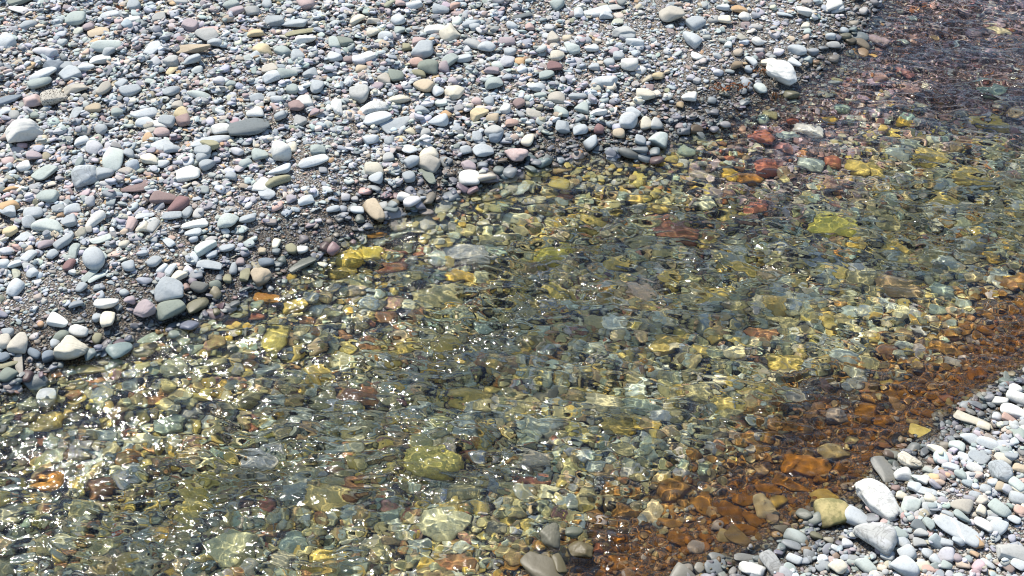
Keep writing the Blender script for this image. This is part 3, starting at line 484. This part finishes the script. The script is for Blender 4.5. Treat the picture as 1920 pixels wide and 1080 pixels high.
def build_shingle():
    g = np.random.default_rng(11)
    sl, sr = shore(ROWS[:, 0], ROWS[:, 1])
    zone = np.where(sl > 0, 0, np.where(sr > 0, 1, 2))
    lod = np.where(ROWS[:, 6] < .019, 1, np.where(ROWS[:, 6] < .038, 2, 3))
    cols = np.array([PAL[pick(palette_at(r[0], r[1]), g)] for r in ROWS])
    if SMALL: cols[-len(SMALL):] = [PAL[s['c']] for s in SMALL]
    dry = zone != 2; cols[dry] = cols[dry] * .70 + np.array([.41, .40, .36]) * .30
    bare = np.array([farcalm(r[0], r[1]) for r in ROWS])
    deep = (zone == 2) & (terrain(ROWS[:, 0], ROWS[:, 1]) < -.06)
    cols *= np.where(deep, g.uniform(.75, 1.15, len(cols)), g.uniform(.66, 1.14, len(cols)))[:, None] * np.where(deep, 1.9, 1)[:, None]; cols *= g.uniform(.94, 1.06, (len(cols), 3))
    info = [('shingle', 'loose grey, cream and pink pebbles covering the far bank'), ('shingle', 'loose pale pebbles covering the near bank'), ('streambed_gravel', 'small olive, grey and brown stones carpeting the stream bed')]
    for zi, (nm, lab) in enumerate(info):
        Vs, Fs, Cs, Bs, Ds, off = [], [], [], [], [], 0
        for ld in (1, 2, 3):
            d, F = ico(ld); npro = 20
            protos = [stone_shape(1000 * ld + k, ld, 'aarfararra'[k % 10])[0] for k in range(npro)]
            pid = g.integers(0, npro, len(ROWS))
            for k in range(npro):
                idx = np.where((zone == zi) & (lod == ld) & (pid == k))[0]
                if not len(idx): continue
                r = ROWS[idx]; P = protos[k]
                v = P[None] * r[:, None, 6:9]
                cx, sx = np.cos(r[:, 4])[:, None], np.sin(r[:, 4])[:, None]
                v = np.stack([v[..., 0], v[..., 1] * cx - v[..., 2] * sx, v[..., 1] * sx + v[..., 2] * cx], -1)
                cy, sy = np.cos(r[:, 5])[:, None], np.sin(r[:, 5])[:, None]
                v = np.stack([v[..., 0] * cy + v[..., 2] * sy, v[..., 1], -v[..., 0] * sy + v[..., 2] * cy], -1)
                cz, sz = np.cos(r[:, 3])[:, None], np.sin(r[:, 3])[:, None]
                v = np.stack([v[..., 0] * cz - v[..., 1] * sz, v[..., 0] * sz + v[..., 1] * cz, v[..., 2]], -1) + r[:, None, :3]
                nv = P.shape[0]
                Fs.append((F[None] + (off + np.arange(len(idx)) * nv)[:, None, None]).reshape(-1, 3)); off += len(idx) * nv
                Ds.append(np.repeat(bare[idx], nv)); Vs.append(v.reshape(-1, 3)); Bs.append(np.repeat([brownness(a_, b_) for a_, b_ in r[:, :2]], nv)); Cs.append(np.repeat(cols[idx], nv, axis=0))
        me = mesh_from(nm, np.vstack(Vs), np.vstack(Fs), np.vstack(Cs), {'brown': np.concatenate(Bs), 'bare': np.concatenate(Ds)}, M_PEB)
        o = link(nm, me, kind='stuff', label=lab); o.cycles.is_caustics_receiver = True
build_shingle()
LANDMARKS = [s for s in STONES if s['name']]
PLACE = {'L': 'on the far shingle bank', 'R': 'on the near shingle bank', 'S': 'on the stream bed', 'E': 'in the shallows'}
def shape_word(s):
    asp = s['L'] / max(s['B'], 1e-6)
    if s['kind'] in 'fl': return 'flat'
    if s['kind'] == 't': return 'upright'
    if s['kind'] in 'akqcb': return 'angular' if asp < 1.9 else 'long angular'
    return 'long' if asp > 1.75 else 'round' if asp < 1.15 else 'oval'
def direction(s, m):
    dx, dy = s['px'] - m['px'], s['py'] - m['py']
    a = math.degrees(math.atan2(-dy * 1.35, dx)) % 360
    return ['right of', 'behind and right of', 'behind', 'behind and left of', 'left of', 'in front and left of', 'in front of', 'in front and right of'][int((a + 22.5) // 45) % 8]
def make_labels():
    used = {}
    for s in LANDMARKS:
        where = '' if any(w in s['name'] for w in ('under', 'bank', 'shallows', 'water', 'edge', 'stream', 'shingle', 'corner', 'gravel', 'sand')) else ' ' + PLACE[s['zone']]
        s['label'] = s['name'] + where
        assert s['label'] not in used, s['label']; used[s['label']] = s
    import re
    short = {s['name']: re.split(r" (?:under|in the|at the|lying|standing|near|beside|touching|carrying|leaning|above|along|half|with|wet along|crossed|on the|lapped|breaking|flecked|wedged|just|awash|against)\b", s['name'])[0] for s in LANDMARKS}
    cnt = {}
    for v in short.values(): cnt[v] = cnt.get(v, 0) + 1
    for s in LANDMARKS: s['short'] = short[s['name']] if cnt[short[s['name']]] == 1 and len(short[s['name']].split()) > 2 else s['name']
    groups = {}
    for s in STONES:
        if s['name']: continue
        own = [m for m in LANDMARKS if (m['zone'] == 'S') == (s['zone'] == 'S')]
        m = min(own, key=lambda m: math.hypot(m['px'] - s['px'], (m['py'] - s['py']) * 1.35))
        s['mark'], s['dir'] = m, direction(s, m)
        s['d'] = math.hypot(m['px'] - s['px'], m['py'] - s['py'])
        groups.setdefault((id(m), s['dir'], s['c']), []).append(s)
    for key, mem in groups.items():
        mem.sort(key=lambda s: s['d'])
        for i, s in enumerate(mem):
            noun = {'pebble': 'pebble', 'cobble': 'cobble', 'boulder': 'stone', 'sunken_cobble': 'sunken stone', 'sunken_boulder': 'sunken boulder'}[size_kind(s)]
            o = '' if len(mem) == 1 else ['closest ', 'second-closest ', 'third-closest ', 'fourth-closest ', 'fifth-closest ', 'sixth-closest ', 'seventh-closest ', 'eighth-closest '][min(i, 7)]
            close = 'just ' if s['d'] < 60 and len(mem) == 1 else ''
            tries = [f"{o}{WORDS[s['c']]} {shape_word(s)} {noun} {close}{s['dir']} the {n}" for n in (s['mark']['name'], s['mark']['short'])]
            tries += [f"{o}{WORDS[s['c']]} {noun} {s['dir']} the {s['mark']['short']}", f"{o}{WORDS[s['c']]} {noun.split()[-1]} {s['dir'].replace('behind and ', '').replace('in front and ', '')} the {s['mark']['short']}"]
            lab = next(t for t in tries if len(t.split()) <= 16 and t not in used)
            assert lab not in used, lab
            used[lab] = s; s['label'] = lab
make_labels()
def build_stones():
    g = np.random.default_rng(23)
    for i, s in enumerate(STONES):
        big = max(s['w'], s['h']); n = 5 if big > 42 else 4 if big > 22 else 3
        k = s['kind']; P, F = stone_shape(5000 + i, n, k)
        V = P * np.array([s['L'], s['B'], s['C']])
        base = float(terrain(s['x'], s['y'])); w_, q = foot(s['x'], s['y'], s['yaw'], s['L'], s['B'])
        z = base + s['C'] * .36 + (.009 if s['zone'] in 'LR' else .002)
        if s['auto'] and s['zone'] in 'LR': z += .010
        if s['zone'] == 'S': z = min(z, -.014 - s['C'] * .5)
        if s['zone'] == 'E': z = .018 - s['C'] * .5
        c = np.minimum(np.array(PAL[s['c']]) * g.uniform(.85, 1.05) * (1.8 if s['zone'] == 'S' else 1) * (1.35 if s['zone'] == 'S' and s['name'] else 1), .95)
        if s['zone'] == 'E': c = c * (.62, .66, .60)
        if s['zone'] in 'LR': c = (c * .8 + c.mean() * .2) * (.98, .98, .92)
        A = dict(vein=1.0 if k in 'vq' else (.35 if g.random() < .12 else 0.0), pits=1.0 if k == 's' else 0.0, line=1.0 if k == 'l' else 0.0, algae=(.95 if s['zone'] == 'R' else .4) if s['c'] in ('ye', 'yo', 'yg') and k in 'ke' else (.3 if s['zone'] == 'S' else 0.0))
        A['brown'] = brownness(s['x'], s['y']); A['bare'] = farcalm(s['x'], s['y']); nm = size_kind(s)
        me = mesh_from(nm, V, F, c, A, M_STONE)
        o = link(nm, me, label=s['label'], category={'pebble': 'pebble', 'cobble': 'cobble', 'boulder': 'boulder', 'sunken_cobble': 'cobble', 'sunken_boulder': 'boulder'}[nm],
                 group={'L': 'stones on the far shingle bank', 'R': 'stones on the near shingle bank', 'S': 'stones lying on the stream bed', 'E': 'rocks breaking the surface'}[s['zone']])
        o.location = (s['x'], s['y'], z)
        tl = .05 if s['zone'] in 'SE' or k in 'fl' else .13
        o.rotation_euler = (g.normal() * tl, g.normal() * tl, s['yaw'])
        o.cycles.is_caustics_receiver = True
build_stones()

# ------------------------------------------------------------------ dried weed and twigs
def frond(g, x, y, r, n, wid, z0=.012):
    """a tangle of curled, thick ribbons lying on the pebbles"""
    V, F = [], []
    for q in range(n):
        a = g.uniform(0, 6.28); p = np.array([g.normal() * r[0] * .5, g.normal() * r[1] * .5, 0]); m = 9; base = len(V)
        L_ = g.uniform(.5, 1.2) * max(r) / m
        for k in range(m):
            a += g.normal() * .45; p = p + np.array([math.cos(a), math.sin(a) * .7, 0]) * L_
            zz = z0 + .012 * math.sin(k * g.uniform(.5, 1.1) + q) + .018 * g.random() + float(terrain(x + p[0], y + p[1])) + .008
            wv = wid * (.35 + .65 * math.sin(math.pi * (k + .5) / m)) * g.uniform(.7, 1.2); tw = g.uniform(-.9, .9)
            sd = np.array([-math.sin(a) * math.cos(tw), math.cos(a) * math.cos(tw), math.sin(tw)]) * wv * .5; up = np.array([0, 0, .0018])
            for o_ in (-sd - up, sd - up, sd + up, -sd + up): V.append(np.array([p[0], p[1], zz]) + o_)
            if k:
                b0 = base + (k - 1) * 4
                for e in range(4): F.append((b0 + e, b0 + (e + 1) % 4, b0 + 4 + (e + 1) % 4, b0 + 4 + e))
        F.append((base + 3, base + 2, base + 1, base)); e0 = base + (m - 1) * 4; F.append((e0, e0 + 1, e0 + 2, e0 + 3))
    return np.array(V), np.array(F)
M_RUST, M_BROWNW, M_DARKW, M_TWIG = plain('rust_weed', (.34, .12, .04), .6), plain('brown_weed', (.30, .13, .05), .6), plain('dark_weed', (.05, .035, .03), .7), plain('dry_twig', (.45, .38, .28), .8)
gw = np.random.default_rng(5)
for px, py, r, n, wid, mt, lab in [(195, 22, (.035, .02), 5, .016, M_RUST, 'rust-orange scrap of dried weed by the white pebble near the top edge'), (232, 24, (.05, .02), 7, .016, M_RUST, 'larger rust-orange curl of dried weed lying between pebbles near the top edge'),
        (398, 112, (.05, .04), 9, .007, M_DARKW, 'small dark tangle of dried weed among grey pebbles'), (1425, 137, (.05, .03), 9, .012, M_BROWNW, 'brown tangle of dried weed against the big white boulder'), (1440, 158, (.05, .016), 5, .012, M_TWIG, 'pale tan strip of dried weed in front of the big white boulder'),
        (1372, 168, (.11, .04), 9, .011, M_RUST, 'spread of rust-red weed strands on the damp gravel'), (1452, 182, (.03, .02), 5, .012, M_BROWNW, 'small dark red weed scrap at the far waterline'), (500, 232, (.05, .03), 9, .004, M_TWIG, 'straw-coloured wisp of dry stalks behind the dark slate slab')]:
    p = view_to_ground(px, py, .02, False); V, F = frond(gw, p[0], p[1], r, n, wid)
    o = link('dried_seaweed', mesh_from('dried_seaweed', V, F, None, None, mt, False), label=lab, category='seaweed', group='scraps of dried weed on the far bank'); o.location = (p[0], p[1], 0)
def twig(px, py, ln, yaw, rad, lab):
    p = view_to_ground(px, py, .03, False); m = 12; V, F = [], []
    for k in range(m + 1):
        t = k / m - .5; rr = rad * (1.15 - .7 * (t + .5)) * (1 + .15 * math.sin(9 * t)); cx = t * ln; cy = .012 * math.sin(5 * t) * ln * 4; cz = .012 + .02 * t
        for e in range(8): V.append((cx, cy + rr * math.cos(e * .7854), cz + rr * math.sin(e * .7854)))
        if k:
            b = (k - 1) * 8
            for e in range(8): F.append((b + e, b + (e + 1) % 8, b + 8 + (e + 1) % 8, b + 8 + e))
    o = link('twig', mesh_from('twig', np.array(V), np.array(F), None, None, M_TWIG), label=lab, category='twig'); o.location = (p[0], p[1], float(terrain(p[0], p[1])) + .022); o.rotation_euler = (0, 0, yaw)
twig(293, 434, .12, .95, .004, 'thin pale dry twig lying beside the grey pebble on gravel')
twig(1706, 868, .10, -.5, .003, 'thin brown twig lying on the scribbled cream stone')

# ------------------------------------------------------------------ ground sheet
def build_ground():
    xs = np.r_[np.arange(-60, -4.4, 2.0), np.arange(-4.4, 4.4, .03), np.arange(4.4, 60.1, 2.0)]
    ys = np.r_[np.arange(-40, 2.4, 1.5), np.arange(2.4, 9.4, .03), np.arange(9.4, 80, 2.0)]
    X, Y = np.meshgrid(xs, ys); Z = terrain(X, Y)
    near = (np.abs(X) < 4.5) & (Y > 2.2) & (Y < 9.5)
    n, m = len(xs), len(ys); i = np.arange(n * m).reshape(m, n)
    F = np.stack([i[:-1, :-1], i[:-1, 1:], i[1:, 1:], i[1:, :-1]], -1).reshape(-1, 4)
    sl, sr = shore(X, Y)
    br = np.where((sr < 0) & (sl < 0), np.clip((np.interp(X, BP[:, 0], BP[:, 1]) + .28 - Y) / .4, 0, 1) * np.clip(-sr / .12, 0, 1), 0).ravel()
    me = mesh_from('ground', np.stack([X, Y, Z], -1).reshape(-1, 3), F, None, {'brown': br, 'bare': np.array([farcalm(a_, b_) for a_, b_ in zip(X.ravel(), Y.ravel())])}, M_GROUND)
    o = link('ground', me, kind='structure'); o.cycles.is_caustics_receiver = True
build_ground()

# ------------------------------------------------------------------ water surface
def spectrum(shape, st, lam0, lam1, adir, aniso, seed):
    """band-limited random height field; slope rms 1"""
    g = np.random.default_rng(seed); ny, nx = shape
    kx = np.fft.fftfreq(nx, st) * 2 * math.pi; ky = np.fft.fftfreq(ny, st) * 2 * math.pi
    KX, KY = np.meshgrid(kx, ky); K = np.hypot(KX, KY) + 1e-9
    u = (KX * math.cos(adir) + KY * math.sin(adir)) / K
    k0, k1 = 2 * math.pi / lam1, 2 * math.pi / lam0
    amp = np.exp(-((np.log(K) - .5 * math.log(k0 * k1)) / (.5 * math.log(k1 / k0))) ** 2) / K ** 2 * (.12 + np.abs(u) ** aniso)
    z = np.fft.ifft2(amp * np.exp(2j * math.pi * g.random(shape))).real
    gy_, gx_ = np.gradient(z, st); return z / math.sqrt((gx_ ** 2 + gy_ ** 2).mean())
def build_water():
    st = .009
    xs = np.arange(-4.4, 4.4, st); ys = np.arange(2.3, 9.6, st); X, Y = np.meshgrid(xs, ys)
    sl, sr = shore(X, Y); depth = np.maximum(-terrain(X, Y), 0)
    cdir = R(78)                                     # crests run roughly across the picture
    z1 = spectrum(X.shape, st, .16, .55, cdir, 2, 1); z2 = spectrum(X.shape, st, .055, .16, cdir + .1, 3, 2); z3 = spectrum(X.shape, st, .026, .06, cdir - .25, 1.5, 3)
    def ridged(z):
        q = z / z.std(); q = -np.sqrt(q * q + .06); a_, b_ = np.gradient(q, st); return q / math.sqrt((a_ ** 2 + b_ ** 2).mean())
    z2 = .55 * z2 + .75 * ridged(spectrum(X.shape, st, .09, .26, cdir + .05, 4, 5)); z3 = .7 * z3 + .55 * ridged(spectrum(X.shape, st, .045, .11, cdir - .15, 3, 6))
    z4 = spectrum(X.shape, st, .034, .075, 0, 0, 8)
    env = np.clip(.75 + .45 * wob(X, Y, bumps(9, 12, .4, 1.4)), .42, 1.5)
    amp = np.clip(depth / .07, .22, 1)
    calmR = np.clip((-sr) / .95, .28, 1); calmF = 1 - .12 * np.clip((X - .9) / .8, 0, 1) * np.clip((sl + 1.4) / .7, 0, 1)
    Z = amp * calmR * calmF * (.11 * z1 + .32 * env * z2) + .25 * env * np.clip(depth / .05, .2, 1) * np.clip(calmR * 1.2, .3, 1) * z3 + .19 * np.clip(depth / .03, .2, 1) * np.clip(1.25 - calmR * 1.15, .12, 1) * z4
    wetm = depth > .005
    n, m = len(xs), len(ys); i = np.arange(n * m).reshape(m, n)
    ok = wetm[:-1, :-1] & wetm[1:, 1:]
    F = np.stack([i[:-1, :-1], i[:-1, 1:], i[1:, 1:], i[1:, :-1]], -1)[ok]
    use, inv = np.unique(F, return_inverse=True)
    V = np.stack([X, Y, Z], -1).reshape(-1, 3)[use]
    me = mesh_from('water', V, inv.reshape(-1, 4), None, None, M_WATER)
    o = link('water', me, kind='structure'); o.cycles.is_caustics_caster = True
build_water()

# ------------------------------------------------------------------ sun and sky
EL, AZ = 56, -38
w = bpy.data.worlds.new('World'); sc.world = w; w.use_nodes = True; nt = w.node_tree
sky = nt.nodes.new('ShaderNodeTexSky'); sky.sky_type = 'NISHITA'; sky.sun_disc = False
sky.sun_elevation = R(EL); sky.sun_rotation = R(AZ); sky.dust_density = .6; sky.ozone_density = 2.0
nt.links.new(sky.outputs[0], nt.nodes['Background'].inputs[0]); nt.nodes['Background'].inputs[1].default_value = .15
L = bpy.data.lights.new('sun', 'SUN'); L.energy = 4.6; L.angle = R(.5); L.color = (1, .945, .86); L.cycles.is_caustics_light = True
lo = bpy.data.objects.new('sun', L); col.objects.link(lo)
dv = Vector((math.sin(R(AZ)) * math.cos(R(EL)), math.cos(R(AZ)) * math.cos(R(EL)), math.sin(R(EL))))
lo.rotation_euler = dv.to_track_quat('Z', 'Y').to_euler()
vs = sc.view_settings; vs.view_transform = 'Standard'; vs.look = 'None'; vs.exposure = .5; vs.gamma = 1
print('stones', len(STONES), N_HAND, 'rows', len(ROWS))
